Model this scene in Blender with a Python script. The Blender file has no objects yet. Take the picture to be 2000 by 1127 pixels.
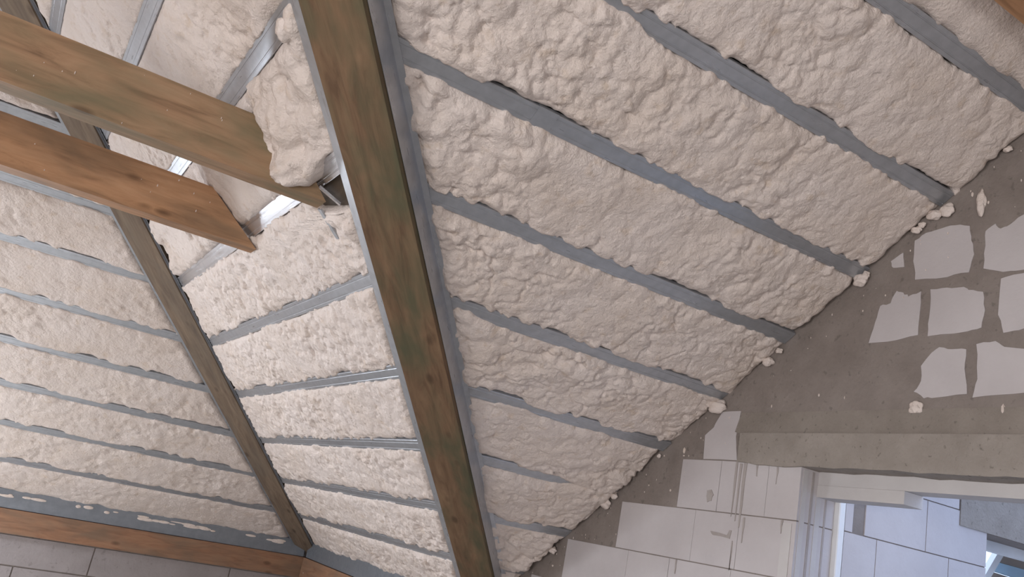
import bpy, bmesh, math, random
import numpy as np
from mathutils import Matrix, Vector

# ------------------------------------------------------------------ camera, world, lights, exposure
scene = bpy.context.scene
col = scene.collection
FLOOR = -3.58                       # everything is laid out with z = 0 on the zero line of the roof slopes

def basis(right, up, fwd, loc):
    m = Matrix(((right[0], up[0], -fwd[0], loc[0]),
                (right[1], up[1], -fwd[1], loc[1]),
                (right[2], up[2], -fwd[2], loc[2]), (0, 0, 0, 1)))
    return m

cam_d = bpy.data.cameras.new('camera')
cam = bpy.data.objects.new('camera', cam_d)
col.objects.link(cam)
cam_d.sensor_width = 36.0
cam_d.lens = 29.806
cam_d.clip_start = 0.02
cam.matrix_world = basis((0.83345359, -0.51886086, 0.19010136), (-0.30200338, -0.13960309, 0.94302966),
                         (0.46276244, 0.84338271, 0.27305043), (0.36226, -1.73675, -2.07653))
scene.camera = cam

world = bpy.data.worlds.new('overcast_sky')
scene.world = world
world.use_nodes = True
bg = world.node_tree.nodes['Background']
bg.inputs[0].default_value = (0.56, 0.70, 1.0, 1)
bg.inputs[1].default_value = 2.5

def area(name, loc, look, sx, sy, watt, colour):
    d = bpy.data.lights.new(name, 'AREA')
    d.shape = 'RECTANGLE'; d.size = sx; d.size_y = sy
    d.energy = watt; d.color = colour
    o = bpy.data.objects.new(name, d); col.objects.link(o)
    o.location = loc
    o.rotation_euler = Vector(look).to_track_quat('-Z', 'Y').to_euler()
    return o

# light of the attic: one roof window and three added area lights
# (roof window in the far slope, unseen side, wing and back lights added to brighten the slopes)
S = 0.5
TH, TH2 = 0.6121, 0.6386
C_, SG = S * math.cos(TH), S * math.sin(TH)
C2 = SG / math.tan(TH2)
D = 3.4522
XG = 3.6474
SM = math.hypot(SG, C2)             # slope length per step on the middle slope
inR = Vector((0, -SG, -C_)).normalized()      # inward normals
inM = Vector((-SG, 0, -C2)).normalized()
far_c = Vector((-0.72, 6.6 * C_ + D, -6.6 * SG)) - inR * 0.02
area('daylight_far_roof_window', far_c, inR, 1.35, 1.35, 130, (0.84, 0.91, 1.0))
area('added_side_light', (-3.55, -1.3, -2.35), (1, 0.10, 0.05), 3.0, 1.7, 228, (1.0, 0.955, 0.94))  # added side light, makes the right slope fall off towards the gable
area('added_wing_light', (-3.55, 5.0, -2.3), (1, 0.06, 0.12), 1.8, 1.5, 112, (0.93, 0.95, 1.0))  # added unseen light, brightens the left end of the far slope
area('added_back_light', (-0.4, -5.25, -2.2), (0.10, 1, 0.08), 2.6, 1.5, 135, (1.0, 0.955, 0.94))  # added light from behind, lifts the lower part of the right slope

vs = scene.view_settings
vs.view_transform = 'Standard'
vs.look = 'None'
vs.exposure = 0.04
vs.gamma = 1.0
vs.use_curve_mapping = False

rng = random.Random(7)

# ------------------------------------------------------------------ materials
def new_mat(name):
    m = bpy.data.materials.new(name); m.use_nodes = True
    nt = m.node_tree
    return m, nt, nt.nodes['Principled BSDF']

def nd(nt, t, **kw):
    n = nt.nodes.new(t)
    for k, v in kw.items():
        setattr(n, k, v)
    return n

def ramp(nt, src, stops):
    r = nd(nt, 'ShaderNodeValToRGB')
    e = r.color_ramp.elements
    while len(e) < len(stops):
        e.new(0.5)
    for el, (p, c) in zip(e, stops):
        el.position = p; el.color = (*c, 1) if len(c) == 3 else c
    nt.links.new(src, r.inputs[0])
    return r

def coords(nt, scale=(1, 1, 1), kind='Object'):
    tc = nd(nt, 'ShaderNodeTexCoord'); mp = nd(nt, 'ShaderNodeMapping')
    mp.inputs['Scale'].default_value = scale
    nt.links.new(tc.outputs[kind], mp.inputs['Vector'])
    return mp.outputs['Vector']

def noise(nt, vec, scale, detail=4, rough=0.55, dist=0.0):
    n = nd(nt, 'ShaderNodeTexNoise')
    n.inputs['Scale'].default_value = scale; n.inputs['Detail'].default_value = detail
    n.inputs['Roughness'].default_value = rough; n.inputs['Distortion'].default_value = dist
    nt.links.new(vec, n.inputs['Vector'])
    return n.outputs['Fac']

def mix(nt, fac, a, b, mode='MIX'):
    m = nd(nt, 'ShaderNodeMix', data_type='RGBA', blend_type=mode)
    for sock, v in ((m.inputs[0], fac), (m.inputs[6], a), (m.inputs[7], b)):
        if isinstance(v, (int, float)):
            sock.default_value = v
        elif isinstance(v, tuple):
            sock.default_value = (*v, 1)
        else:
            nt.links.new(v, sock)
    return m.outputs[2]

def bump(nt, bsdf, h, strength, dist):
    b = nd(nt, 'ShaderNodeBump')
    b.inputs['Strength'].default_value = strength; b.inputs['Distance'].default_value = dist
    nt.links.new(h, b.inputs['Height']); nt.links.new(b.outputs['Normal'], bsdf.inputs['Normal'])

def foam_material(name, base, warm, fine):
    m, nt, b = new_mat(name)
    v = coords(nt)
    n1 = noise(nt, v, 3.0, 3)
    n2 = noise(nt, v, 14.0, 4)
    c = ramp(nt, n1, [(0.32, warm), (0.62, base)]).outputs[0]
    d = ramp(nt, n2, [(0.27, (0.80, 0.70, 0.56)), (0.42, (1, 1, 1))]).outputs[0]
    c2 = mix(nt, 0.45, c, d, 'MULTIPLY')
    nt.links.new(c2, b.inputs['Base Color'])
    b.inputs['Roughness'].default_value = 0.62
    b.inputs['Specular IOR Level'].default_value = 0.35
    b.inputs['Subsurface Weight'].default_value = 0.0
    h = noise(nt, v, fine, 5, 0.6)
    bump(nt, b, h, 0.8, 0.012)
    return m

def wood_material(name, dark, mid, light, stain, stain_amt, seed):
    m, nt, b = new_mat(name)
    v = coords(nt, (0.9, 7.0, 7.0)); 
    tc = nd(nt, 'ShaderNodeMapping'); tc.inputs['Location'].default_value = (seed * 3.7, seed * 1.3, seed)
    nt.links.new(v, tc.inputs['Vector']); v = tc.outputs['Vector']
    g = noise(nt, v, 3.4, 6, 0.62, 0.8)
    c = ramp(nt, g, [(0.28, dark), (0.5, mid), (0.74, light)]).outputs[0]
    v2 = coords(nt, (1.1, 3.2, 3.2))
    t2 = nd(nt, 'ShaderNodeMapping'); t2.inputs['Location'].default_value = (seed * 2.1, seed, seed * 5.0)
    nt.links.new(v2, t2.inputs['Vector']); v2 = t2.outputs['Vector']
    s = noise(nt, v2, 1.9, 3, 0.6, 0.3)
    sf = ramp(nt, s, [(0.42, (0, 0, 0)), (0.68, (stain_amt,) * 3)]).outputs[0]
    c = mix(nt, sf, c, stain)
    # knots
    vo = nd(nt, 'ShaderNodeTexVoronoi'); vo.inputs['Scale'].default_value = 1.0
    v3 = coords(nt, (3.2, 7.0, 7.0))
    t3 = nd(nt, 'ShaderNodeMapping'); t3.inputs['Location'].default_value = (seed * 1.9, seed * 0.7, seed * 0.31)
    nt.links.new(v3, t3.inputs['Vector']); nt.links.new(t3.outputs['Vector'], vo.inputs['Vector'])
    kf = ramp(nt, vo.outputs['Distance'], [(0.07, (0.6,) * 3), (0.17, (0, 0, 0))]).outputs[0]
    c = mix(nt, kf, c, (dark[0] * 0.35, dark[1] * 0.35, dark[2] * 0.35))
    nt.links.new(c, b.inputs['Base Color'])
    b.inputs['Roughness'].default_value = 0.72
    b.inputs['Specular IOR Level'].default_value = 0.25
    bump(nt, b, g, 0.35, 0.004)
    return m

def metal_material(name, base, r0, r1, metallic=0.9):
    m, nt, b = new_mat(name)
    v = coords(nt, (0.8, 10, 10))
    n = noise(nt, v, 4.0, 3)
    v2 = coords(nt, (1, 1, 1))
    n2 = noise(nt, v2, 22.0, 2)
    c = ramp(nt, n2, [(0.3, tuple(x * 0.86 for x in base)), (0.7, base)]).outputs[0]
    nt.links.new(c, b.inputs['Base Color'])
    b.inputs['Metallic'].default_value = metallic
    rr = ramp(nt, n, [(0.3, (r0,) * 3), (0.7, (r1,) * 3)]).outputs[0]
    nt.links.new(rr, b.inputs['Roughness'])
    return m

def mineral_material(name, a, bcol, scale, pits, bs, rough=0.9):
    m, nt, b = new_mat(name)
    v = coords(nt)
    n = noise(nt, v, scale, 6, 0.6)
    c = ramp(nt, n, [(0.3, a), (0.7, bcol)]).outputs[0]
    if pits:
        n2 = noise(nt, v, scale * 6.0, 2)
        pf = ramp(nt, n2, [(0.28, (pits,) * 3), (0.36, (0, 0, 0))]).outputs[0]
        c = mix(nt, pf, c, tuple(x * 0.45 for x in a))
    nt.links.new(c, b.inputs['Base Color'])
    b.inputs['Roughness'].default_value = rough
    b.inputs['Specular IOR Level'].default_value = 0.2
    h = noise(nt, v, scale * 9.0, 4)
    bump(nt, b, h, bs, 0.01)
    return m

def plain(name, c, rough=0.6, spec=0.4):
    m, nt, b = new_mat(name)
    v = coords(nt)
    n = noise(nt, v, 9.0, 3)
    cc = ramp(nt, n, [(0.3, tuple(x * 0.93 for x in c)), (0.7, c)]).outputs[0]
    nt.links.new(cc, b.inputs['Base Color'])
    b.inputs['Roughness'].default_value = rough
    b.inputs['Specular IOR Level'].default_value = spec
    return m

MT = dict(
    foam=foam_material('cream_foam', (0.78, 0.69, 0.64), (0.74, 0.64, 0.575), 60),
    rafter=wood_material('weathered_rafter_wood', (0.115, 0.068, 0.040), (0.19, 0.118, 0.069), (0.25, 0.16, 0.094), (0.085, 0.09, 0.052), 0.85, 1.0),
    hip=wood_material('grey_brown_hip_wood', (0.13, 0.092, 0.066), (0.20, 0.148, 0.106), (0.26, 0.20, 0.145), (0.13, 0.11, 0.09), 0.5, 2.0),
    joist=wood_material('mossy_joist_wood', (0.20, 0.12, 0.07), (0.345, 0.212, 0.125), (0.42, 0.27, 0.165), (0.17, 0.15, 0.09), 0.8, 3.2),
    orange=wood_material('orange_joist_wood', (0.235, 0.125, 0.068), (0.42, 0.232, 0.125), (0.50, 0.295, 0.17), (0.19, 0.125, 0.078), 0.75, 4.4),
    plate=wood_material('orange_plate_wood', (0.19, 0.098, 0.06), (0.29, 0.155, 0.092), (0.34, 0.195, 0.12), (0.17, 0.125, 0.09), 0.65, 5.7),
    deck=wood_material('dark_roof_board', (0.05, 0.035, 0.025), (0.085, 0.06, 0.042), (0.11, 0.08, 0.055), (0.06, 0.05, 0.04), 0.4, 6.1),
    metal=metal_material('galvanised_steel', (0.455, 0.475, 0.51), 0.26, 0.38, 0.6),
    dull=metal_material('dull_galvanised_steel', (0.24, 0.26, 0.29), 0.4, 0.6, 0.5),
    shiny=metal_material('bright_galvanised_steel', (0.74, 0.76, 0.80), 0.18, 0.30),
    mortar=mineral_material('grey_mortar', (0.215, 0.183, 0.165), (0.285, 0.247, 0.225), 5.0, 0.4, 0.5),
    block=mineral_material('aerated_block', (0.50, 0.465, 0.47), (0.56, 0.525, 0.53), 3.0, 0.0, 0.25),
    concrete=mineral_material('lintel_concrete', (0.275, 0.243, 0.215), (0.35, 0.312, 0.28), 7.0, 0.6, 0.55),
    band=mineral_material('lintel_band_concrete', (0.225, 0.195, 0.17), (0.285, 0.25, 0.22), 6.0, 0.5, 0.5),
    smear=mineral_material('dried_mortar_runs', (0.36, 0.32, 0.305), (0.42, 0.38, 0.36), 8.0, 0.0, 0.3),
    white=mineral_material('white_aerated_lintel', (0.52, 0.495, 0.49), (0.58, 0.555, 0.55), 4.0, 0.0, 0.2),
    greyblock=mineral_material('dusty_grey_block', (0.27, 0.24, 0.235), (0.33, 0.295, 0.29), 4.0, 0.3, 0.4),
    floor=mineral_material('floor_screed', (0.42, 0.395, 0.37), (0.50, 0.475, 0.44), 2.0, 0.2, 0.3),
    bright=plain('bright_white_paint', (0.92, 0.92, 0.92), 0.5),
    frame=plain('white_frame', (0.80, 0.80, 0.80), 0.4),
    screw=plain('black_screw', (0.02, 0.02, 0.02), 0.4),
    brownboard=plain('brown_board', (0.40, 0.33, 0.27), 0.7),
    blueboard=plain('pale_blue_sheet', (0.50, 0.74, 0.92), 0.5),
)

# ------------------------------------------------------------------ helpers
def link(name, me, mat, parent=None, mw=None):
    o = bpy.data.objects.new(name, me)
    col.objects.link(o)
    if mat is not None and len(me.materials) == 0:
        me.materials.append(mat)
    if mw is not None:
        o.matrix_world = mw
    if parent is not None:
        o.parent = parent
        o.matrix_parent_inverse = parent.matrix_world.inverted()
    return o

def tag(o, label, cat, group=None):
    o['label'] = label; o['category'] = cat
    if group:
        o['group'] = group
    return o

def structure(o, label=None):
    o['kind'] = 'structure'
    if label:
        o['label'] = label
    return o

def bm_obj(name, bm, mat, parent=None, mw=None, smooth=False):
    me = bpy.data.meshes.new(name)
    bmesh.ops.recalc_face_normals(bm, faces=bm.faces)
    bm.to_mesh(me); bm.free()
    if smooth:
        for p in me.polygons:
            p.use_smooth = True
    return link(name, me, mat, parent, mw)

def add_box(bm, x0, x1, y0, y1, z0, z1):
    vs_ = [bm.verts.new(p) for p in ((x0, y0, z0), (x1, y0, z0), (x1, y1, z0), (x0, y1, z0),
                                     (x0, y0, z1), (x1, y0, z1), (x1, y1, z1), (x0, y1, z1))]
    for f in ((3, 2, 1, 0), (4, 5, 6, 7), (0, 1, 5, 4), (1, 2, 6, 5), (2, 3, 7, 6), (3, 0, 4, 7)):
        bm.faces.new([vs_[i] for i in f])

def prism(bm, outline, fn0, fn1):
    """outline: list of 2D points; fn0/fn1 map a 2D point to the near and far 3D point."""
    a = [bm.verts.new(fn0(p)) for p in outline]
    b = [bm.verts.new(fn1(p)) for p in outline]
    bm.faces.new(a); bm.faces.new(b[::-1])
    n = len(outline)
    for i in range(n):
        bm.faces.new((a[i], b[i], b[(i + 1) % n], a[(i + 1) % n]))

def frame_matrix(origin, xa, ya):
    x = Vector(xa).normalized(); y = (Vector(ya) - x * x.dot(Vector(ya))).normalized(); z = x.cross(y)
    return Matrix(((x[0], y[0], z[0], origin[0]), (x[1], y[1], z[1], origin[1]), (x[2], y[2], z[2], origin[2]), (0, 0, 0, 1)))

def extrude_profile(name, prof, length, mat, mw, parent=None, segs=1, bevel=0.0, x0=0.0, wob=0.0, seed=0):
    """prof: closed polygon in local (y, z); runs along local x."""
    bm = bmesh.new(); r = random.Random(seed)
    rings = []
    for i in range(segs + 1):
        x = x0 + length * i / segs
        dy, dz = (r.uniform(-wob, wob), r.uniform(-wob, wob)) if wob else (0, 0)
        rings.append([bm.verts.new((x, py + dy, pz + dz)) for py, pz in prof])
    n = len(prof)
    for a, b in zip(rings, rings[1:]):
        for i in range(n):
            bm.faces.new((a[i], a[(i + 1) % n], b[(i + 1) % n], b[i]))
    bm.faces.new(rings[0][::-1]); bm.faces.new(rings[-1])
    if bevel:
        es = [e for e in bm.edges if len(e.link_faces) == 2 and e.calc_face_angle(0) > 0.6]
        bmesh.ops.bevel(bm, geom=es, offset=bevel, segments=1, affect='EDGES')
    return bm_obj(name, bm, mat, parent, mw)

def plane_z_R(y): return -y * SG / C_
def plane_z_M(x): return -x * SG / C2
def plane_z_L(y): return -(y - D) * SG / C_

# ------------------------------------------------------------------ noise for the foam
def hash2(ix, iy, seed):
    h = (ix.astype(np.int64) * 374761393 + iy.astype(np.int64) * 668265263 + seed * 1274126177) & 0xFFFFFFFF
    h = ((h ^ (h >> 13)) * 1274126177) & 0xFFFFFFFF
    h = (h ^ (h >> 16)) & 0xFFFFFFFF
    return h

def rnd(h, salt):
    q = (h * (2 * salt + 1) + salt * 2654435761) & 0xFFFFFFFF
    q = ((q ^ (q >> 15)) * 2246822519) & 0xFFFFFFFF
    return ((q ^ (q >> 13)) & 0xFFFFFF) / float(0x1000000)

def caps(x, y, size, seed):
    """rounded lumps with creases between them, about -0.5 .. 0.5"""
    X, Y = x / size, y / size
    ix, iy = np.floor(X), np.floor(Y)
    best = np.full(X.shape, -1.0)
    for dx in (-1, 0, 1):
        for dy in (-1, 0, 1):
            cx, cy = ix + dx, iy + dy
            h = hash2(cx, cy, seed)
            px, py = cx + rnd(h, 1), cy + rnd(h, 2)
            rad = 0.75 + 0.45 * rnd(h, 3)
            top = 0.55 + 0.45 * rnd(h, 4)
            q = 1 - ((X - px) ** 2 + (Y - py) ** 2) / (rad * rad)
            best = np.maximum(best, top * np.sqrt(np.clip(q, 0, 1)))
    return best - 0.62

def vnoise(x, y, size, seed):
    X, Y = x / size, y / size
    ix, iy = np.floor(X), np.floor(Y)
    fx, fy = X - ix, Y - iy
    fx = fx * fx * (3 - 2 * fx); fy = fy * fy * (3 - 2 * fy)
    v = [[rnd(hash2(ix + a, iy + b, seed), 5) for b in (0, 1)] for a in (0, 1)]
    return (v[0][0] * (1 - fx) + v[1][0] * fx) * (1 - fy) + (v[0][1] * (1 - fx) + v[1][1] * fx) * fy - 0.5

def fbm(x, y, size, seed, octv=3):
    s = 0; a = 1.0
    for i in range(octv):
        s = s + a * vnoise(x, y, size / 2 ** i, seed + i); a *= 0.5
    return s

def sstep(t):
    t = np.clip(t, 0, 1)
    return t * t * (3 - 2 * t)

def foam_panel(parent, to_world, v0, v1, ulo, uhi, step, seed, style, lumps=(), over=(), edge_lo=True, edge_hi=True, flip=False, mid=0.012, cut=None, rag=1.0, relief=1.0):
    """one sprayed bay. u runs along the channels, v downslope, w into the room.
    ulo/uhi: functions of v. over: (side, u, halfwidth, amount) foam that runs over the channel."""
    vm = 0.5 * (v0 + v1)
    L = float(uhi(np.array([vm]))[0] - ulo(np.array([vm]))[0])
    nu = max(8, int(L / step)); nv = max(6, int((v1 - v0) / step))
    a = np.linspace(0, 1, nu + 1); b = np.linspace(0, 1, nv + 1)
    A, B = np.meshgrid(a, b, indexing='ij')
    # first guess of u for the ragged edges
    V = v0 + (v1 - v0) * B
    U = ulo(V) + (uhi(V) - ulo(V)) * A
    e0 = 0.016 * vnoise(U, U * 0 + seed, 0.16, seed) + 0.014 * vnoise(U, U * 0 + seed, 0.045, seed + 1) + 0.008 * vnoise(U, U * 0, 0.02, seed + 2) + 0.003
    e1 = 0.020 * vnoise(U, U * 0 + seed, 0.20, seed + 3) + 0.014 * vnoise(U, U * 0 + seed, 0.05, seed + 4) + 0.008 * vnoise(U, U * 0, 0.02, seed + 5) + 0.003
    e0 = e0 * rag; e1 = e1 * rag
    for side, uc, hw, am in over:
        g = am * np.exp(-((U - uc) / hw) ** 4)
        if side == 0: e0 = e0 + g
        else: e1 = e1 + g
    if not edge_lo: e0 = e0 * 0
    if not edge_hi: e1 = e1 * 0
    lo = v0 - e0; hi = v1 + e1
    V = lo + (hi - lo) * B
    jl = 0.022 * vnoise(V, V * 0 + seed, 0.10, seed + 7) + 0.012 * vnoise(V, V * 0, 0.03, seed + 8)
    jh = 0.022 * vnoise(V, V * 0 + seed, 0.09, seed + 9) + 0.014 * vnoise(V, V * 0, 0.03, seed + 10)
    UL, UH = ulo(V) + jl, uhi(V) + jh
    if cut is not None:
        UL = np.maximum(UL, cut(V))
    U = UL + (UH - UL) * A
    du = np.minimum(U - UL, UH - U)
    dv0, dv1 = V - lo, hi - V
    dv = np.minimum(dv0, dv1)
    # relief
    wx = U + 0.05 * fbm(U, V, 0.16, seed + 20); wy = V + 0.05 * fbm(U, V, 0.16, seed + 30)
    amp = 0.55 + 0.85 * np.clip(fbm(U, V, 0.42, 77, 2) * 1.3 + 0.40, 0, 1)
    cr = fbm(U, V, 0.16, seed + 50, 3)
    crease = -np.exp(-(cr / 0.05) ** 2)
    if style == 'lumpy':
        n = 0.034 * caps(wx, wy, 0.12, 11) + 0.027 * caps(wx, wy, 0.055, 12) + 0.012 * caps(wx, wy, 0.025, 13) + 0.026 * fbm(U, V, 0.30, 40) + 0.006 * crease
    elif style == 'ripple':
        n = 0.021 * caps(wx * 0.55, wy, 0.080, 14) + 0.017 * caps(wx * 0.65, wy, 0.038, 15) + 0.008 * caps(wx, wy, 0.018, 16) + 0.022 * fbm(U, V, 0.30, 41) + 0.009 * crease
        n = n * 1.35
    else:
        n = 0.020 * caps(wx, wy, 0.085, 17) + 0.020 * caps(wx, wy, 0.040, 18) + 0.009 * caps(wx, wy, 0.018, 19) + 0.018 * fbm(U, V, 0.26, 42) + 0.008 * crease
    n = n * amp * relief
    if to_world is wR and v1 < 4.2 * S:
        n = n * (1 - 0.38 * sstep((U - 1.9) / 1.4))
    lev0 = np.where(e0 > 0.004, 0.007, -0.010); lev1 = np.where(e1 > 0.004, 0.007, -0.013)
    # smooth the edge levels along u
    ker = np.ones(5) / 5
    lev0 = np.apply_along_axis(lambda q: np.convolve(np.pad(q, 2, 'edge'), ker, 'valid'), 0, lev0)
    lev1 = np.apply_along_axis(lambda q: np.convolve(np.pad(q, 2, 'edge'), ker, 'valid'), 0, lev1)
    t = dv0 / np.maximum(dv0 + dv1, 1e-6)
    lev = lev0 * (1 - t) + lev1 * t
    k = np.sqrt(np.clip(dv / 0.055, 0, 1)); ku = np.sqrt(np.clip(du / 0.045, 0, 1))
    W = lev + (mid - lev) * k * ku + n * sstep(dv / 0.035) * sstep(du / 0.03) - 0.018 * (1 - ku)
    W = np.maximum(W, np.where(((e0 > 0.004) & (dv0 < 0.03)) | ((e1 > 0.004) & (dv1 < 0.03)), 0.003 + 0.2 * np.abs(n), -1))
    for uc, vc, ru, rv, h in lumps:
        g = np.exp(-(((U - uc) / ru) ** 2 + ((V - vc) / rv) ** 2) ** 1.5)
        W = W + h * g + min(1, h / 0.05) * np.sqrt(g) * (0.055 * caps(wx, wy, 0.075, 61) + 0.026 * caps(wx, wy, 0.034, 62))
    # skirts
    def pad(Z, val=None):
        Zp = np.pad(Z, 1, 'edge')
        if val is not None:
            Zp[0, :] = val; Zp[-1, :] = val; Zp[:, 0] = val; Zp[:, -1] = val
        return Zp
    U2, V2, W2 = pad(U), pad(V), pad(W, -0.10)
    P = to_world(U2, V2, W2).reshape(-1, 3)
    n0, n1 = U2.shape
    idx = np.arange(n0 * n1).reshape(n0, n1)
    q = np.stack([idx[:-1, :-1], idx[1:, :-1], idx[1:, 1:], idx[:-1, 1:]], -1).reshape(-1, 4)
    if flip: q = q[:, ::-1]
    me = bpy.data.meshes.new('foam_panel')
    me.vertices.add(len(P)); me.vertices.foreach_set('co', P.astype(np.float32).ravel())
    me.loops.add(q.size); me.loops.foreach_set('vertex_index', q.astype(np.int32).ravel())
    me.polygons.add(len(q))
    me.polygons.foreach_set('loop_start', (np.arange(len(q)) * 4).astype(np.int32))
    me.polygons.foreach_set('loop_total', np.full(len(q), 4, np.int32))
    me.update(calc_edges=True)
    me.polygons.foreach_set('use_smooth', np.ones(len(q), bool))
    return link('foam_panel', me, MT['foam'], parent)

def wR(U, V, W):   # V in slope metres from the zero line
    return np.stack([U, V * C_ / S - W * SG / S, -V * SG / S - W * C_ / S], -1)
def wL(U, V, W):
    return np.stack([U, D + V * C_ / S - W * SG / S, -V * SG / S - W * C_ / S], -1)
def wM(U, V, W):
    return np.stack([V * C2 / SM - W * SG / SM, U, -V * SG / SM - W * C2 / SM], -1)

# ------------------------------------------------------------------ setting: floor, roof boards, knee walls
KT, KE = -4.9, 9.3                  # ridge and eave steps
bm = bmesh.new(); add_box(bm, -7.6, 8.6, -7.9, 7.6, FLOOR - 0.2, FLOOR)
structure(bm_obj('floor', bm, MT['floor']), 'bare grey screed floor of the attic')

def deck(name, plan, zf, label):
    bm = bmesh.new()
    a = [bm.verts.new((x, y, zf(x, y) + 0.15)) for x, y in plan]
    b = [bm.verts.new((x, y, zf(x, y) + 0.21)) for x, y in plan]
    bm.faces.new(a); bm.faces.new(b[::-1])
    n = len(plan)
    for i in range(n):
        bm.faces.new((a[i], b[i], b[(i + 1) % n], a[(i + 1) % n]))
    return structure(bm_obj(name, bm, MT['deck']), label)

xT, yT = KT * C2, KT * C_
xE, yE = KE * C2 + 0.25, KE * C_ + 0.25
roof_R = deck('ceiling_right', [(XG + 0.3, yE), (xE, yE), (xT, yT), (XG + 0.3, yT)], lambda x, y: plane_z_R(y), 'foamed roof slope between valley rafter and block gable')
roof_M = deck('ceiling_middle', [(xT, yT), (xE, yE), (xE, yE + D), (xT, yT + D)], lambda x, y: plane_z_M(x), 'foamed roof slope between the two rafters')
roof_L = deck('ceiling_left', [(2 * xT - xE, yE + D), (xT, yT + D), (xE, yE + D)], lambda x, y: plane_z_L(y), 'foamed roof slope above the orange wall plate')
deck('ceiling_back', [(XG + 0.3, yT), (xT, yT), (2 * xT - xE, 2 * yT - yE), (XG + 0.3, 2 * yT - yE)], lambda x, y: plane_z_R(2 * yT - y), 'roof slope behind the camera')
deck('ceiling_side', [(xT, yT), (xT, yT + D), (2 * xT - xE, yE + D), (2 * xT - xE, 2 * yT - yE)], lambda x, y: plane_z_M(2 * xT - x), 'roof slope on the side away from the gable')

def wall(name, x0, x1, y0, y1, z1, mat, label):
    bm = bmesh.new(); add_box(bm, x0, x1, y0, y1, FLOOR, z1)
    return structure(bm_obj(name, bm, mat), label)

YF = 7.10                           # inner face of the far knee wall
wall_far = wall('wall_far', -7.5, XG + 0.25, YF + 0.012, YF + 0.3, -2.905, MT['mortar'], 'low dusty block wall under the orange wall plate')
wall('wall_middle', 3.50, XG + 0.24, 3.70, YF + 0.012, -2.905, MT['greyblock'], 'low block wall below the middle slope')
wall('wall_back', -3.8, XG + 0.2, -5.6, -5.3, 0.6, MT['block'], 'block wall behind the camera')
wall('wall_side', -3.9, -3.6, -5.6, YF + 0.3, 1.9, MT['block'], 'block gable wall opposite the one in view')
# blocks of the far knee wall
JX = 1.49
zrow = [-2.915, -3.17, -3.43, FLOOR]
for i in range(3):
    off = (0.0, 0.6, 0.0)[i]
    x = JX - 2.5 - off
    while x < 3.4:
        bm = bmesh.new(); add_box(bm, x + 0.006, min(x + 1.25, 3.49) - 0.006, YF, YF + 0.06, zrow[i + 1] + 0.006, zrow[i] - 0.006)
        bm_obj('block', bm, MT['greyblock'], wall_far)
        x += 1.25

# ------------------------------------------------------------------ gable wall
bm = bmesh.new()
OP0, OP1 = -0.14, 1.08              # opening in y
gout = [(3.98, FLOOR), (OP1, FLOOR), (OP1, -1.25), (OP0, -1.25), (OP0, FLOOR), (2 * yT - yE, FLOOR), (2 * yT - yE, plane_z_R(yE) + 0.19), (yT, plane_z_R(yT) + 0.19), (3.98, plane_z_R(3.98) + 0.19)]
prism(bm, gout, lambda p: (XG, p[0], p[1]), lambda p: (XG + 0.25, p[0], p[1]))
wall_right = structure(bm_obj('wall_right', bm, MT['mortar']), 'gable wall of pale blocks and grey mortar with an opening')

def ragged(pts, jit, n, r):
    out = []
    for i, (y, z) in enumerate(pts):
        y2, z2 = pts[(i + 1) % len(pts)]
        for j in range(n):
            t = j / n
            q = jit if j else jit * 0.4
            out.append((y + (y2 - y) * t + r.uniform(-q, q), z + (z2 - z) * t + r.uniform(-q, q)))
    return out

def block_poly(pts, proud=0.004, parent=None, mat=None, name='block', depth=0.03):
    bm = bmesh.new()
    prism(bm, pts, lambda p: (XG - proud, p[0], p[1]), lambda p: (XG + depth, p[0], p[1]))
    bm.normal_update()
    bmesh.ops.triangulate(bm, faces=[f for f in bm.faces if len(f.verts) > 4])
    return bm_obj(name, bm, mat or MT['block'], parent or wall_right)

# coursed blocks left of the opening (y grows towards the far corner)
J = 0.003
rows = [(-1.497, -1.765, [1.90, 1.60, 1.275, OP1]),
        (-1.765, -2.035, [2.375, 1.747, 1.43, OP1]),
        (-2.035, -2.300, [2.86, 2.25, 1.90, 1.45, OP1]),
        (-2.300, -2.565, [3.20, 2.60, 2.00, 1.40, OP1]),
        (-2.565, -2.830, [3.55, 2.95, 2.35, 1.75, OP1]),
        (-2.830, -3.095, [3.65, 3.05, 2.45, 1.85, OP1]),
        (-3.095, -3.360, [3.65, 2.80, 2.20, 1.60, OP1]),
        (-3.360, FLOOR, [3.65, 3.05, 2.45, 1.85, OP1])]
for zt, zb, ys in rows:
    for ya, yb in zip(ys, ys[1:]):
        jb = -0.004 if yb == OP1 else J * 0.5
        block_poly([(ya - J * 0.5, zb + J), (yb + jb, zb + J), (yb + jb, zt - J), (ya - J * 0.5, zt - J)], 0.004 + rng.uniform(0, 0.002), depth=0.252 if yb == OP1 else 0.03)
zb_ = lambda P: [(y, z - 3.58) for y, z in P]
r_ = random.Random(3)
block_poly(ragged(zb_([(1.742, 2.086), (1.752, 2.217), (1.693, 2.26), (1.673, 2.297), (1.643, 2.344), (1.509, 2.348), (1.514, 2.26), (1.524, 2.213), (1.496, 2.086)]), 0.002, 2, r_))
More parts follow.
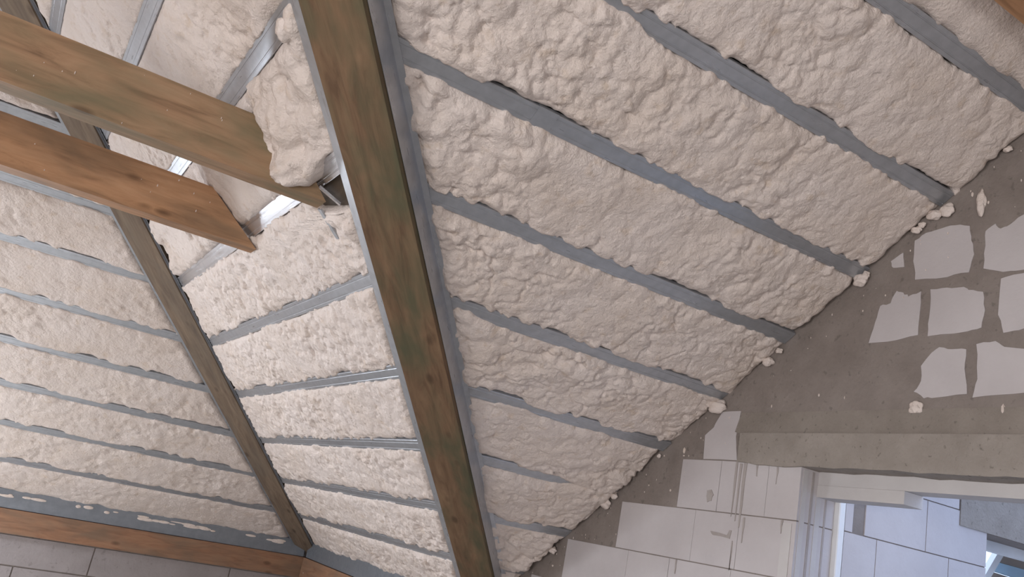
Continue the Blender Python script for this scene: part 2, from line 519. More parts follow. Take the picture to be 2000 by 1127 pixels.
patches = [
 [(0.559, 3.129), (0.505, 3.156), (0.431, 3.16), (0.364, 3.163), (0.301, 3.146), (0.291, 3.075), (0.277, 3.008), (0.296, 2.93), (0.395, 2.924), (0.546, 2.936), (0.56, 3.028)],
 [(0.23, 3.105), (0.189, 3.131), (0.167, 3.103), (0.125, 3.115), (0.078, 3.146), (0.013, 3.149), (0.004, 2.901), (0.068, 2.903), (0.15, 2.908), (0.232, 2.937), (0.229, 3.039)],
 [(0.663, 2.839), (0.636, 2.895), (0.601, 2.881), (0.574, 2.857), (0.512, 2.873), (0.513, 2.8), (0.514, 2.67), (0.623, 2.656), (0.763, 2.654), (0.736, 2.754), (0.716, 2.831)],
 [(0.468, 2.876), (0.392, 2.874), (0.316, 2.867), (0.295, 2.85), (0.232, 2.832), (0.221, 2.752), (0.231, 2.675), (0.291, 2.664), (0.47, 2.661), (0.465, 2.747)],
 [(0.157, 2.877), (0.108, 2.887), (0.008, 2.897), (-0.09, 2.88), (-0.10, 2.66), (0.0, 2.661), (0.081, 2.649), (0.141, 2.644), (0.163, 2.723)],
 [(0.491, 2.528), (0.457, 2.572), (0.413, 2.607), (0.354, 2.591), (0.292, 2.588), (0.297, 2.505), (0.281, 2.396), (0.412, 2.385), (0.47, 2.385), (0.517, 2.416), (0.486, 2.46)],
 [(0.249, 2.607), (0.171, 2.611), (0.136, 2.584), (0.002, 2.564), (-0.005, 2.396), (0.094, 2.389), (0.257, 2.382), (0.239, 2.458)],
 [(0.676, 3.049), (0.615, 3.079), (0.607, 3.006), (0.663, 3.013)],
 [(0.245, 3.40), (0.06, 3.42), (0.04, 3.36), (0.05, 3.21), (0.10, 3.20), (0.21, 3.27), (0.24, 3.34)][::-1],
]
patches[-1] = [(0.06, 3.42), (-0.12, 3.43), (-0.13, 3.21), (0.05, 3.215)]
for P in patches:
    block_poly(ragged(zb_(P), 0.004, 3, r_), 0.003)
# more of the same bond further along the wall, past the edge of the view
for i in range(3):
    zt = (3.13, 2.86, 2.59)[i] - 3.58
    for j in range(4):
        y1 = -0.09 - 0.05 * i - 0.32 * j - (0.07 if i == 1 else 0.0)
        block_poly(ragged([(y1, zt), (y1 - 0.26, zt), (y1 - 0.26, zt - 0.2), (y1, zt - 0.2)], 0.005, 3, r_), 0.003)
for i, zt in enumerate((-1.50, -1.765, -2.035, -2.3, -2.565, -2.83, -3.095)):
    for j in range(4):
        y1 = OP0 - 0.6 * j - (0.3 if (i % 2 and j) else 0)
        block_poly([(y1 - J, zt - J), (y1 - (0.6 if (j or not i % 2) else 0.9) + J, zt - J), (y1 - (0.6 if (j or not i % 2) else 0.9) + J, zt - 0.265 + J), (y1 - J, zt - 0.265 + J)])

# smeared mortar of the verge and the drips under the lintel
def wall_stain(pts, proud, n=3, jit=0.004, name='mortar_smear', mat=None):
    return block_poly(ragged(pts, jit, n, r_), proud, wall_right, mat or MT['smear'], name)
for (y, z, w, h) in ((1.35, -1.50, 0.012, 0.07), (1.22, -1.51, 0.011, 0.09), (1.43, -1.50, 0.02, 0.33), (1.46, -1.51, 0.014, 0.29), (1.49, -1.50, 0.012, 0.28), (1.16, -1.77, 0.012, 0.06), (1.40, -1.78, 0.012, 0.12), (1.845, -2.04, 0.012, 0.07), (1.46, -1.90, 0.006, 0.14)):
    w *= 0.55
    wall_stain([(y + w, z), (y - w, z), (y - w * 0.4, z - h), (y + w * 0.3, z - h)], 0.0075, 3, 0.003)
wall_stain([(1.68, -1.66), (1.65, -1.655), (1.63, -1.68), (1.64, -1.715), (1.67, -1.72), (1.68, -1.69)], 0.008, 2, 0.004)
wall_stain([(1.62, -1.865), (1.50, -1.875), (1.49, -1.85), (1.475, -1.85), (1.48, -1.89), (1.6, -1.885)], 0.008, 2, 0.003)

# plaster runs down the jamb
for i, (a, b, m) in enumerate(((0.012, 0.045, 'white'), (0.075, 0.09, 'smear'), (0.115, 0.15, 'white'), (0.18, 0.192, 'smear'))):
    bm = bmesh.new(); add_box(bm, XG + a, XG + b, OP1 - 0.0065, OP1 - 0.001, FLOOR + 0.3, -1.52 - 0.12 * (m == 'white' and i == 2))
    bm_obj('plaster_run', bm, MT[m], wall_right)
bm = bmesh.new(); add_box(bm, XG - 0.0075, XG - 0.001, OP1 + 0.02, OP1 + 0.075, FLOOR + 0.3, -1.78)
bm_obj('plaster_run', bm, MT['white'], wall_right)

# grey concrete lintel
lint = bpy.data.objects.new('concrete_lintel', None); col.objects.link(lint)
lint.location = (XG, 0.5, -1.505)
tag(lint, 'rough grey concrete lintel over the opening in the block gable', 'lintel')
bpy.context.view_layer.update()
bm = bmesh.new()
out = [(1.501, -1.243), (1.532, -1.345), (1.50, -1.352), (-0.75, -1.352), (-0.75, -1.243)]
prism(bm, out, lambda p: (XG - 0.006, p[0], p[1]), lambda p: (XG + 0.12, p[0], p[1]))
bm_obj('upper_band', bm, MT['band'], lint)
bm = bmesh.new()
lo = [(1.478, -1.353)]
yy = 1.478
bot = []
while yy > -0.75:
    bot.append((yy, -1.50 - 0.010 * r_.random() - (0.01 if yy < 1.40 else 0)))
    yy -= 0.06
out = [(1.478, -1.353)] + bot + [(-0.75, -1.51), (-0.75, -1.353)]
prism(bm, out, lambda p: (XG - 0.022, p[0], p[1]), lambda p: (XG + 0.12, p[0], p[1]))
bm.normal_update()
bmesh.ops.triangulate(bm, faces=[f for f in bm.faces if len(f.verts) > 4])
bm_obj('lower_band', bm, MT['concrete'], lint)

# white inner lintel with its lower bearing block
wl = bpy.data.objects.new('inner_lintel', None); col.objects.link(wl)
wl.location = (XG + 0.185, 0.5, -1.575)
tag(wl, 'smooth white inner lintel behind the grey concrete one', 'lintel')
bpy.context.view_layer.update()
bm = bmesh.new(); add_box(bm, XG + 0.122, XG + 0.25, -0.75, OP1, -1.574, -1.26)
bm_obj('beam', bm, MT['white'], wl)
bm = bmesh.new(); add_box(bm, XG + 0.118, XG + 0.252, 0.615, OP1 - 0.001, -1.632, -1.575)
bm_obj('bearing_block', bm, MT['white'], wl)

# white corner post of the opening
bm = bmesh.new(); add_box(bm, XG + 0.255, XG + 0.30, 1.046, 1.092, FLOOR, -1.60)
bmesh.ops.bevel(bm, geom=bm.edges[:], offset=0.004, segments=1, affect='EDGES')
tag(bm_obj('corner_post', bm, MT['frame']), 'slim white vertical post at the inner corner of the gable opening', 'post')

# ------------------------------------------------------------------ the next room seen through the opening
YN = 1.05
X0N = XG + 0.30
bm = bmesh.new()
WX0, WX1 = 5.14, 6.5               # its window
wo = [(X0N, FLOOR), (8.2, FLOOR), (8.2, 0.6), (X0N, 0.6)]
for (x0, x1, z0, z1) in ((X0N, WX0, FLOOR, 0.6), (WX1, 8.2, FLOOR, 0.6), (WX0, WX1, -1.575, 0.6), (WX0, WX1, FLOOR, -2.7)):
    add_box(bm, x0, x1, YN + 0.006, YN + 0.25, z0, z1)
wall_next = structure(bm_obj('wall_next', bm, MT['mortar']), 'pale block wall of the room beyond the opening')
nrows = [(-0.94, -1.215, [3.95, 4.4, 5.0, 5.6, 6.2, 6.8]),
         (-1.215, -1.492, [3.95, 4.25, 4.876]),
         (-1.492, -1.757, [3.95, 4.012, None, 4.100, 4.595, 5.14]),
         (-1.757, -2.02, [3.95, 4.20, 4.80, 5.14]),
         (-2.02, -2.285, [3.95, 4.50, 5.14]),
         (-2.285, -2.55, [3.95, 4.20, 4.80, 5.14]),
         (-2.55, -2.815, [3.95, 4.50, 5.14])]
for zt, zb, xs in nrows:
    for xa, xb in zip(xs, xs[1:]):
        if xa is None or xb is None:
            continue
        bm = bmesh.new(); add_box(bm, xa + J, xb - (J if xb != 5.14 else 0), YN, YN + 0.06, zb + J, zt - J)
        bm_obj('block', bm, MT['block'], wall_next)
bm = bmesh.new(); add_box(bm, 4.880, 6.8, YN - 0.006, YN + 0.25, -1.572, -1.222)
tag(bm_obj('window_lintel', bm, MT['concrete']), 'short grey concrete lintel over the window of the next room', 'lintel')
# window frame
wf = bpy.data.objects.new('window_1', None); col.objects.link(wf)
wf.location = (WX0, YN + 0.18, -2.7); structure(wf, 'white window frame in the next room')
bpy.context.view_layer.update()
for (x0, x1, z0, z1) in ((WX0, WX0 + 0.06, -2.7, -1.575), (WX1 - 0.06, WX1, -2.7, -1.575), (WX0 + 0.06, WX1 - 0.06, -1.635, -1.575), (WX0 + 0.06, WX1 - 0.06, -2.7, -2.64)):
    bm = bmesh.new(); add_box(bm, x0, x1, YN + 0.19, YN + 0.24, z0, z1)
    bm_obj('window_frame', bm, MT['frame'], wf)
structure(wall('wall_outer', 8.2, 8.5, -4.0, YN + 0.25, 0.6, MT['block'], 'outer wall of the next room'))

# ------------------------------------------------------------------ rafters
vdir = Vector((C2, C_, -SG)).normalized()
lat = Vector((C_, -C2, 0)).normalized()
nin = lat.cross(vdir)
if nin.z > 0: nin = -nin
STEP = Vector((C2, C_, -SG)).length

def along(off_y, k):
    return Vector((k * C2, k * C_ + off_y, -k * SG))

def long_timber(name, off_y, k0, k1, l0, l1, m_bot, m_top, mat, bevel=0.006, wob=0.0, seed=0):
    # local y = lat, local z = x cross y ; choose sign so that z is +-nin
    mw = frame_matrix(along(off_y, k0), vdir, lat)
    zl = Vector((mw[0][2], mw[1][2], mw[2][2]))
    s = 1 if zl.dot(nin) > 0 else -1
    prof = [(l0, s * m_top), (l1, s * m_top), (l1, s * m_bot), (l0, s * m_bot)]
    return extrude_profile(name, prof, STEP * (k1 - k0), mat, mw, bevel=bevel, segs=14, wob=wob, seed=seed), mw, s

rafA, mwA, sA = long_timber('valley_rafter', 0, -3.0, 9.4, 0.025, 0.250, 0.036, -0.17, MT['rafter'], wob=0.001, seed=1)
tag(rafA, 'thick brown green-stained valley rafter running steeply through the middle', 'rafter')
rafB, mwB, sB = long_timber('hip_rafter', D, -3.6, 9.28, -0.088, 0.118, 0.089, -0.12, MT['hip'], wob=0.0015, seed=2)
tag(rafB, 'dull grey-brown hip rafter ending on the orange wall plate', 'rafter')

def track(name, off_y, k0, k1, prof, label, mat=None):
    mw = frame_matrix(along(off_y, k0), vdir, lat)
    zl = Vector((mw[0][2], mw[1][2], mw[2][2])); s = 1 if zl.dot(nin) > 0 else -1
    o = extrude_profile(name, [(l, s * m) for l, m in prof], STEP * (k1 - k0), mat or MT['metal'], mw)
    return tag(o, label, 'metal track')
RS, MS = -0.429, 0.48               # slope planes in the cross-section of the valley
pR = lambda l, t=0.0: (l, RS * l + t)
track('edge_track', 0, -2.6, 9.2, [(0.252, 0.006), (0.2535, 0.006), (0.2535, RS * 0.2535 + 0.008), pR(0.276, 0.008), pR(0.276, 0.006), pR(0.252, 0.004), (0.252, -0.05)],
      'grey steel edge track along the gable side of the valley rafter')
pM = lambda l, t=0.0: (l, MS * l + t)
track('edge_track', 0, -2.6, 9.2, [(0.023, 0.022), (0.0215, 0.022), (0.0215, 0.010 + MS * 0.0215), pM(-0.032, 0.008), pM(-0.032, 0.006), pM(0.02, 0.004), (0.023, 0.004)],
      'light grey steel edge track along the hip side of the valley rafter')
hL = lambda l, t=0.0: (l, -0.429 * l + t)
hM = lambda l, t=0.0: (l, 0.48 * l + t)
track('edge_track', D, -3.0, 8.9, [(-0.0895, 0.075), (-0.091, 0.075), (-0.091, 0.429 * 0.091 + 0.008), hL(-0.135, 0.008), hL(-0.135, 0.006), hL(-0.0895, 0.004)],
      'grey steel edge track on the plate side of the hip rafter')
track('edge_track', D, -3.0, 8.9, [(0.1195, 0.078), (0.121, 0.078), (0.121, 0.48 * 0.121 + 0.007), hM(0.142, 0.007), hM(0.142, 0.005), hM(0.1195, 0.003)],
      'thin grey steel edge track on the valley side of the hip rafter')

# ------------------------------------------------------------------ steel channels
HW = 0.041
def channel_profile(hw=HW, dep=0.027, t=0.0012):
    # y across, z into the room is +; face at z = 0, shallow ribs in the face
    g = 0.0014
    outer = [(-hw, -dep), (-hw, -0.002), (-hw + 0.002, 0), (-hw * 0.62, 0), (-hw * 0.58, -g), (-hw * 0.50, -g), (-hw * 0.46, 0),
             (hw * 0.46, 0), (hw * 0.50, -g), (hw * 0.58, -g), (hw * 0.62, 0), (hw - 0.002, 0), (hw, -0.002), (hw, -dep)]
    inner = [(hw - t, -dep), (hw - t, -g - t), (-hw + t, -g - t), (-hw + t, -dep)]
    return outer + inner

def channel(u_axis, start, length, v_axis, w_axis, label, group, mat=None, screws=(), hw=HW, name='metal_channel'):
    u = Vector(u_axis).normalized(); v = Vector(v_axis).normalized(); w = Vector(w_axis).normalized()
    # right handed frame with local z = w
    y = w.cross(u)
    mw = frame_matrix(start, u, y)
    o = extrude_profile(name, channel_profile(hw), length, mat or MT['metal'], mw, segs=1)
    tag(o, label, 'channel', group)
    bpy.context.view_layer.update()
    for sx, sy in screws:
        bm = bmesh.new()
        bmesh.ops.create_circle(bm, cap_ends=True, radius=0.006, segments=8)
        top = bmesh.ops.extrude_face_region(bm, geom=bm.faces[:])
        for q in top['geom']:
            if isinstance(q, bmesh.types.BMVert):
                q.co.z += 0.003; q.co.x *= 0.7; q.co.y *= 0.7
        bm_obj('screw', bm, MT['screw'], o, mw @ Matrix.Translation((sx, sy, 0)))
    return o

ORD = ['lowest', 'second lowest', 'third lowest', 'fourth lowest', 'fifth lowest', 'sixth lowest', 'seventh lowest', 'eighth lowest', 'ninth lowest']
vR = Vector((0, C_, -SG)); vM = Vector((C2, 0, -SG))
gR, gM, gL = 'channels between valley rafter and gable', 'channels between the two rafters', 'channels above the orange wall plate'
for k in range(8, -1, -1):
    x0 = k * C2 + 0.335
    lb = '%s steel channel up the slope from valley rafter to block gable' % ORD[8 - k]
    if k == 0: lb = 'topmost dark steel channel on the slope beside the block gable'
    o = channel((1, 0, 0), (x0, k * C_, -k * SG), XG - 0.004 - x0, vR, inR, lb, gR, screws=[(0.03, 0.0)])
    if k == 2:      # two lengths joined by a sleeve
        mw = o.matrix_world.copy()
        o2 = extrude_profile('joint_sleeve', [(-HW - 0.003, -0.02), (-HW - 0.003, 0.002), (HW + 0.003, 0.002), (HW + 0.003, -0.02), (HW + 0.001, -0.02), (HW + 0.001, 0.0008), (-HW - 0.001, 0.0008), (-HW - 0.001, -0.02)], 0.09, MT['metal'], mw, o, x0=0.60)
for k in range(8, -1, -1):
    y0 = k * C_ - 0.01
    lb = '%s steel channel spanning between the valley rafter and the hip rafter' % ORD[8 - k]
    if k == 0: lb = 'topmost steel channel between the two rafters, beside the mossy joist'
    if k == 3: lb = 'bright reflecting steel channel behind the cut ends of both joists'
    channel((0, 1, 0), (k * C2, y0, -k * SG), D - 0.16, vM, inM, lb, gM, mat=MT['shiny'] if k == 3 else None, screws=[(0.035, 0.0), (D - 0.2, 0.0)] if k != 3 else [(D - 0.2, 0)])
for k in range(8, 0, -1):
    xr = k * C2 - 0.125
    xl = 0.04 if 5 <= k <= 8 else -3.2
    lb = '%s steel channel running from the hip rafter over the orange plate' % ORD[8 - k]
    channel((1, 0, 0), (xl, k * C_ + D, -k * SG), xr - xl, vR, inR, lb, gL, screws=[(xr - xl - 0.03, 0.0)])

# eave tracks at the foot of the slopes
def eave_track(name, pts, a, b, axis, label):
    bm = bmesh.new()
    if axis == 'x':
        prism(bm, pts, lambda p: (a, p[0], p[1]), lambda p: (b, p[0], p[1]))
    else:
        prism(bm, pts, lambda p: (p[0], a, p[1]), lambda p: (p[0], b, p[1]))
    return tag(bm_obj(name, bm, MT['dull']), label, 'metal track')
k0, k1 = 8.86, 9.22
ya, za, yb, zb2 = k0 * C_ + D, -k0 * SG, k1 * C_ + D, -k1 * SG
eaveL = eave_track('eave_track', [(ya, za), (YF - 0.03, zb2 - 0.004), (YF - 0.03, -2.70), (YF - 0.015, -2.70), (yb, zb2 + 0.01), (ya + 0.01, za + 0.01)], -3.2, 9.0 * C2 - 0.06, 'x', 'wide dirty steel eave track lying on top of the orange wall plate')
xa, xb = k0 * C2, k1 * C2
eave_track('eave_track', [(xa, za), (3.44, zb2 - 0.004), (3.44, -2.70), (3.455, -2.70), (xb, zb2 + 0.01), (xa + 0.01, za + 0.01)], 3.66, 9 * C_ + D - 0.1, 'y', 'dirty steel eave track at the foot of the middle slope')

# wall plates
mw = frame_matrix((-3.2, YF - 0.05, -2.905), (1, 0, 0), (0, 1, 0))
pl = extrude_profile('wall_plate', [(0, 0), (0.14, 0), (0.14, 0.20), (0, 0.20)], 3.2 + 3.59, MT['plate'], mw, bevel=0.006, segs=10, wob=0.001, seed=5)
tag(pl, 'orange timber wall plate on the low block wall under the foam', 'wall plate')
mw = frame_matrix((3.42, 3.72, -2.905), (0, 1, 0), (1, 0, 0))
pl = extrude_profile('wall_plate', [(0, 0), (0.14, 0), (0.14, -0.20), (0, -0.20)], YF - 0.06 - 3.72, MT['plate'], mw, bevel=0.006, segs=10, wob=0.001, seed=6)
tag(pl, 'orange timber wall plate below the middle slope', 'wall plate')

# ------------------------------------------------------------------ cut tie joists
def joist(name, y0, y1, zb, zt, xtip, xtop, xl, mat, label, seed):
    mw = frame_matrix((xl, y0, zb), (1, 0, 0), (0, 1, 0))
    bm = bmesh.new(); r = random.Random(seed)
    h = zt - zb; w = y1 - y0; n = 16
    prof = [(0, 0), (w, 0), (w, h), (0, h)]
    rings = []
    for i in range(n + 1):
        t = i / n; ring = []
        for (py, pz) in prof:
            xe = (xtip if pz == 0 else xtop) - xl
            ring.append(bm.verts.new((xe * t, py + r.uniform(-.001, .001), pz + r.uniform(-.001, .001))))
        rings.append(ring)
    for a, b in zip(rings, rings[1:]):
        for i in range(4):
            bm.faces.new((a[i], a[(i + 1) % 4], b[(i + 1) % 4], b[i]))
    bm.faces.new(rings[0][::-1]); bm.faces.new(rings[-1])
    es = [e for e in bm.edges if len(e.link_faces) == 2 and e.calc_face_angle(0) > 0.6]
    bmesh.ops.bevel(bm, geom=es, offset=0.005, segments=1, affect='EDGES')
    return tag(bm_obj(name, bm, mat, None, mw), label, 'joist')

j1 = joist('tie_joist', 1.52, 1.63, -0.945, -0.705, 1.222, 1.00, -3.6, MT['joist'], 'mossy brown tie joist with a slanted cut end, next to the valley rafter', 1)
j2 = joist('tie_joist', 2.62, 2.73, -0.94, -0.70, 1.228, 0.935, -3.6, MT['orange'], 'orange tie joist with a slanted cut end, crossing the hip rafter', 2)

# purlin by the ridge, top corner
mw = frame_matrix((0.9, -0.36, 0.0), (1, 0, 0), (0, 1, 0))
pu = extrude_profile('purlin', [(0, 0), (0.12, 0), (0.12, 0.2), (0, 0.2)], XG - 0.9 - 0.005, MT['orange'], Matrix.Translation((0, 0, 0.02)) @ mw, bevel=0.006, segs=8, wob=0.001, seed=9)
tag(pu, 'orange purlin under the ridge end of the slope by the gable', 'purlin')

# ------------------------------------------------------------------ foam bays
def fconst(c): return lambda v: np.zeros_like(v) + c

for k in range(-3, 9):
    v0, v1 = k * S + HW, (k + 1) * S - HW
    style = 'lumpy' if k <= 2 else 'ripple'
    over = []
    if k == 6: over = [(0, 2.95, 0.34, 0.0)]
    if k == 5: over = [(1, 3.62, 0.36, 0.055), (0, 2.62, 0.12, 0.02)]
    if k == 6: over = [(0, 3.60, 0.33, 0.055), (1, 3.2, 0.08, 0.015)]
    if k == 4: over = [(1, 2.75, 0.12, 0.03), (0, 2.02, 0.05, 0.03)]
    if k == 0: over = [(1, 1.75, 0.05, 0.03)]
    if k == 7: over = [(1, 3.47, 0.08, 0.045)]
    if k == 1: over = [(0, 1.75, 0.12, 0.035)]
    if k == 8: v1 = v0 + 0.14
    hw_end = {5: 0.03, 7: 0.07, 8: 0.02}.get(k, 0.0)
    foam_panel(roof_R, wR, v0, v1, lambda v: v / S * C2 + 0.352 - 0.015 * np.clip(v / S - 4, 0, 9), lambda v, h=hw_end: np.zeros_like(v) + XG + 0.004 - h * 0.3,
               (0.0068 if k <= 4 else 0.0085) if k >= 0 else 0.03, 100 + k * 13, style, over=over, flip=False, mid=0.010,
               lumps=[(2.05, 0.62, 0.16, 0.11, 0.02), (1.35, 1.3, 0.13, 0.12, 0.02), (1.75, 1.15, 0.15, 0.09, 0.018)] if k in (1, 2) else ())

for k in range(-3, 9):
    v0, v1 = k * SM + HW, (k + 1) * SM - HW
    lumps = (); cut = None; over = []
    if k == 2:
        lumps = [(1.46, 2.62 * SM, 0.17, 0.17, 0.075), (1.50, 2.86 * SM, 0.12, 0.09, 0.05)]
        over = [(1, 1.47, 0.09, 0.05), (0, 0.95, 0.06, 0.06)]
    if k == 3:
        cut = lambda v: v / SM * C_ + 0.02 + 0.36 * np.clip(1 - (v / SM - 3.22) / 0.16, 0, 1)
    foam_panel(roof_M, wM, v0, v1, lambda v: v / SM * C_ + 0.045, lambda v: v / SM * C_ + D - 0.205,
               0.0095 if k >= 0 else 0.03, 700 + k * 17, 'lumpy' if k in (2,) else 'clump', lumps=lumps, over=over, flip=True, mid=0.008, cut=cut, rag=0.35 if k in (0, 1, 2) else 1.0)

for k in range(-3, 9):
    v0, v1 = k * S + HW, (k + 1) * S - HW
    if k == 8: v1 = 8.9 * S
    xl = 0.05 if 5 <= k <= 7 else (-3.2)
    foam_panel(roof_L, wL, v0, v1, fconst(xl), lambda v: v / S * C2 - 0.19,
               0.0125 if k >= 0 else 0.03, 1300 + k * 19, 'clump', flip=False, mid=0.008, relief=0.75)
    if 5 <= k <= 7:
        foam_panel(roof_L, wL, v0, v1, fconst(-3.2), fconst(-1.5), 0.03, 1700 + k, 'clump', flip=False, mid=0.010)

# windows with glowing panes: roof window of the far slope (just past the edge of the view) and unseen ones added around the fill lights
pane_m = bpy.data.materials.new('bright_sky_pane'); pane_m.use_nodes = True
pb = pane_m.node_tree.nodes['Principled BSDF']
pb.inputs['Base Color'].default_value = (0.7, 0.8, 0.9, 1)
pb.inputs['Emission Color'].default_value = (0.94, 0.96, 1.0, 1)
pb.inputs['Emission Strength'].default_value = 1.5
def window(name, centre, xa, ya, hx, hy, label, back):
    """frame and pane; local z points into the room when back < 0 is the depth of the pane"""
    w = bpy.data.objects.new(name, None); col.objects.link(w)
    w.location = centre; structure(w, label)
    bpy.context.view_layer.update()
    mw = frame_matrix(Vector(centre), xa, ya)
    for (x0, x1, y0, y1) in ((-hx - 0.07, -hx, -hy - 0.07, hy + 0.07), (hx, hx + 0.07, -hy - 0.07, hy + 0.07), (-hx, hx, -hy - 0.07, -hy), (-hx, hx, hy, hy + 0.07)):
        bm = bmesh.new(); add_box(bm, x0, x1, y0, y1, min(0, back) - 0.01, max(0, back) + 0.06)
        bm_obj('window_frame', bm, MT['frame'], w, mw)
    bm = bmesh.new(); add_box(bm, -hx, hx, -hy, hy, back - 0.004, back)
    me = bm_obj('pane', bm, pane_m, w, mw)
zc = Vector((1, 0, 0)).cross(vR.normalized())
sgn = 1 if zc.dot(inR) > 0 else -1
window('window_2', Vector((-0.72, 6.6 * C_ + D, -6.6 * SG)) - inR * 0.02, (1, 0, 0), vR, 0.68, 0.68, 'roof window in the far slope', -0.02 * sgn)
window('added_window_3', (-3.55, -1.3, -2.35), (0, 1, 0), (0, 0, 1), 1.5, 0.85, 'wide unseen window added in the opposite gable for side light', -0.02)
window('added_window_4', (-3.55, 5.0, -2.3), (0, 1, 0), (0, 0, 1), 0.9, 0.75, 'small unseen window added in the opposite gable to brighten the far slope', -0.02)
window('added_window_5', (-0.4, -5.25, -2.2), (-1, 0, 0), (0, 0, 1), 1.3, 0.75, 'unseen window added behind the camera as fill light', -0.02)

# ------------------------------------------------------------------ small things
def strap(name, a, b, up, w, t, mat, label):
    a, b = Vector(a), Vector(b)
    mw = frame_matrix(a, b - a, up)
    o = extrude_profile(name, [(-w / 2, 0), (-w / 2, t * 3), (-w / 2 + t, t * 3), (-w / 2 + t, t), (w / 2 - t, t), (w / 2 - t, t * 3), (w / 2, t * 3), (w / 2, 0)], (b - a).length, mat, mw)
    return tag(o, label, 'metal strap')
strap('hanger_strap', Vector((1.19, 1.535, -0.885)) + inM * 0.01, Vector((1.275, 1.50, -0.945)) + inM * 0.0, (0, 1, 0.2), 0.026, 0.003, MT['shiny'], 'short bright bent strap end beside the dark hole in the foam')
strap('hanger_strap', Vector((1.25, 1.63, -0.925)) + inM * 0.03, Vector((1.37, 1.70, -1.015)) + inM * 0.012, (0, 1, 0), 0.022, 0.003, MT['metal'], 'flat grey strap half buried in foam below the mossy joist end')

mwb = frame_matrix(Vector((3.08 * C2, 3.08 * C_ - 0.05, -3.08 * SG)) - inM * 0.04, (0, 1, 0), vM)
bt = extrude_profile('roof_batten', [(0, -0.012), (0.16, -0.012), (0.16, 0.012), (0, 0.012)], 0.52, MT['deck'], mwb)
tag(bt, 'dark bare batten showing in the hole of the foam beside the valley rafter', 'batten')

def glob(name, loc, sx, sy, sz, seed, label=None, cat=None, group=None, parent=None):
    bm = bmesh.new()
    bmesh.ops.create_icosphere(bm, subdivisions=3 if max(sx, sy, sz) > 0.012 else 1, radius=1)
    r = random.Random(seed); ph = [r.uniform(0, 6) for _ in range(6)]
    for v in bm.verts:
        f = 1 + 0.16 * math.sin(v.co.x * 4 + ph[0]) * math.sin(v.co.y * 4 + ph[1]) + 0.14 * math.sin(v.co.z * 6 + ph[2] + v.co.x * 3)
        v.co = Vector((v.co.x * sx, v.co.y * sy, v.co.z * sz)) * f
    o = bm_obj(name, bm, MT['foam'], parent, Matrix.Translation(loc), smooth=True)
    if label: tag(o, label, cat, group)
    return o
glob('foam_glob', (XG - 0.006, 0.503, -1.237), 0.012, 0.030, 0.028, 1, 'round cream foam glob stuck above the concrete lintel', 'foam glob')
glob('foam_glob', (XG - 0.006, 0.253, -0.335), 0.012, 0.020, 0.062, 2, 'long cream foam run on the gable wall near the verge', 'foam glob')
glob('foam_glob', (XG - 0.020, 0.40, -0.345), 0.014, 0.035, 0.030, 3, 'flat foam glob on the wall where the second channel meets it', 'foam glob')
glob('foam_glob', (0.80, 0.985, -0.60), 0.045, 0.055, 0.035, 4, 'pale foam glob hanging on the channel beside the valley rafter', 'foam glob')

r_ = random.Random(31)
beads = [(0.82, -0.66, .030), (1.345, -1.015, .032), (1.67, -1.225, .042), (2.44, -1.735, .022), (2.51, -1.785, .032), (2.98, -2.115, .028), (0.46, -0.40, .026)]
for i in range(7):
    y = r_.uniform(0.1, 3.1); beads.append((y, plane_z_R(y) - 0.012, r_.uniform(.012, .02)))
for i, (y, z, q) in enumerate(beads):
    z = plane_z_R(y) - 0.022 - 0.35 * q
    glob('foam_bead', (XG - 0.02, y, z), q * 0.75, q * r_.uniform(1.0, 1.5), q * r_.uniform(.7, 1.0), 40 + i, parent=roof_R)

def flecks(name, parent, pts, seed):
    bm = bmesh.new(); r = random.Random(seed)
    for (x, y, z, s) in pts:
        m = Matrix.Translation((x, y, z)) @ Matrix.Diagonal((s * 0.7, s * r.uniform(.6, 1.2), s * r.uniform(.8, 2.2), 1))
        bmesh.ops.create_icosphere(bm, subdivisions=1, radius=1, matrix=m)
    o = bm_obj(name, bm, MT['foam'], parent)
    o['kind'] = 'stuff'
    return o
bpy.context.view_layer.update()
r_ = random.Random(21)
pts = [(XG - 0.002, y, z - 3.58, s) for y, z, s in ((0.132, 2.329, .012), (0.171, 2.16, .014), (1.017, 2.417, .006), (1.902, 2.129, .010), (2.159, 1.921, .006), (1.971, 1.903, .006), (2.98, 1.361, .009), (0.296, 3.294, .007), (0.87, 2.4, .004), (1.90, 2.10, .006))]
for i in range(60):
    y = r_.uniform(0, 3.2); zt = plane_z_R(y) - 0.03
    pts.append((XG - 0.004, y, zt - abs(r_.gauss(0, 0.14)), r_.uniform(.002, .0045)))
flecks('foam_flecks', wall_right, pts, 1)
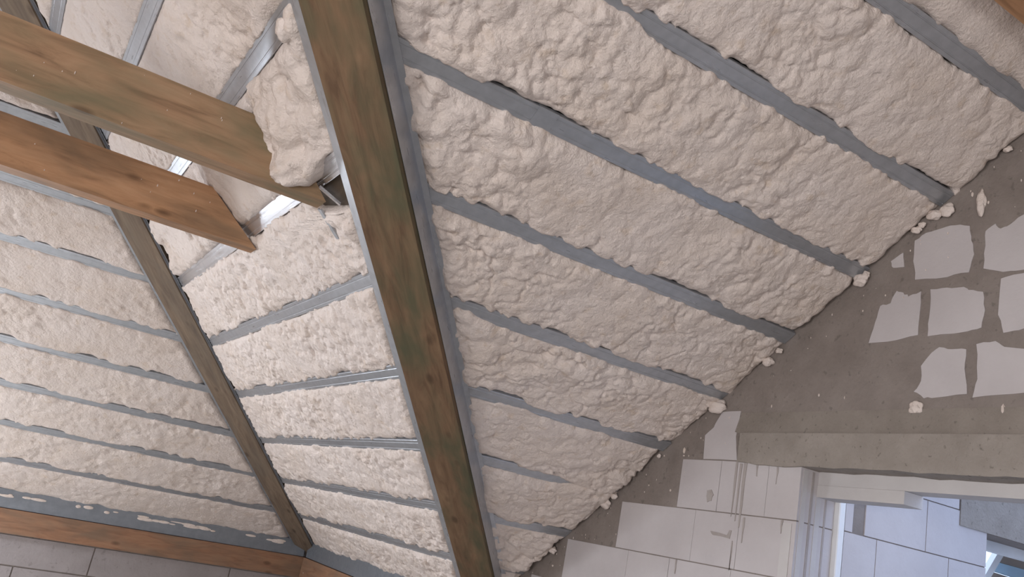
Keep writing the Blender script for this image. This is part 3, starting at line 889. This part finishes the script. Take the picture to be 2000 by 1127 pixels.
flecks('foam_flecks', j1, [(r_.uniform(-0.6, 1.05), 1.52, r_.uniform(-0.94, -0.72), r_.uniform(.0015, .0035)) for i in range(16)], 2)
flecks('foam_flecks', j2, [(r_.uniform(-0.3, 1.0), 2.62, r_.uniform(-0.93, -0.72), r_.uniform(.002, .005)) for i in range(11)], 3)
flecks('foam_flecks', pl, [(r_.uniform(3.40, 3.43), r_.uniform(5, 7), r_.uniform(-2.9, -2.72), r_.uniform(.004, .009)) for i in range(12)], 4)

# outside the window of the next room: neighbour's eave
def board(name, pts, y0, y1, mat, label, cat):
    bm = bmesh.new(); prism(bm, pts, lambda p: (p[0], y0, p[1]), lambda p: (p[0], y1, p[1]))
    return tag(bm_obj(name, bm, mat), label, cat)

board('barge_board', [(6.426, -1.49), (6.508, -1.484), (6.20, -1.838), (6.12, -1.848)], 1.68, 1.72, MT['bright'], 'sloping white barge board outside the window of the next room', 'board')
board('eave_board', [(6.50, -1.30), (7.6, -1.28), (7.6, -1.632), (6.372, -1.624)], 1.70, 1.74, MT['brownboard'], 'brown boarding outside the window, above the pale blue strip', 'board')
board('blue_strip', [(6.366, -1.627), (7.6, -1.635), (7.6, -1.735), (6.333, -1.690)], 1.69, 1.73, MT['blueboard'], 'pale blue strip outside the window of the next room', 'board')
board('lower_board', [(6.325, -1.697), (7.6, -1.742), (7.6, -2.1), (6.0, -2.1)], 1.70, 1.74, MT['brownboard'], 'brown boarding outside the window, below the pale blue strip', 'board')

# foam smeared along the eave track
r_ = random.Random(5)
pts = []
bm = bmesh.new()
for i in range(46):
    x = r_.uniform(-0.4, 3.2); dz = r_.gauss(0, 0.012)
    t = 0.45 + r_.uniform(-0.12, 0.12)
    y = ya + (YF - 0.03 - ya) * t; z = za + (zb2 - za) * t
    m = Matrix.Translation((x, y - 0.002, z)) @ Matrix.Diagonal((r_.uniform(0.02, 0.085), 0.006, r_.uniform(0.006, 0.016), 1))
    bmesh.ops.create_icosphere(bm, subdivisions=2, radius=1, matrix=m)
sm = bm_obj('foam_smear', bm, MT['foam'], eaveL); sm['kind'] = 'stuff'
bpy.context.view_layer.update()
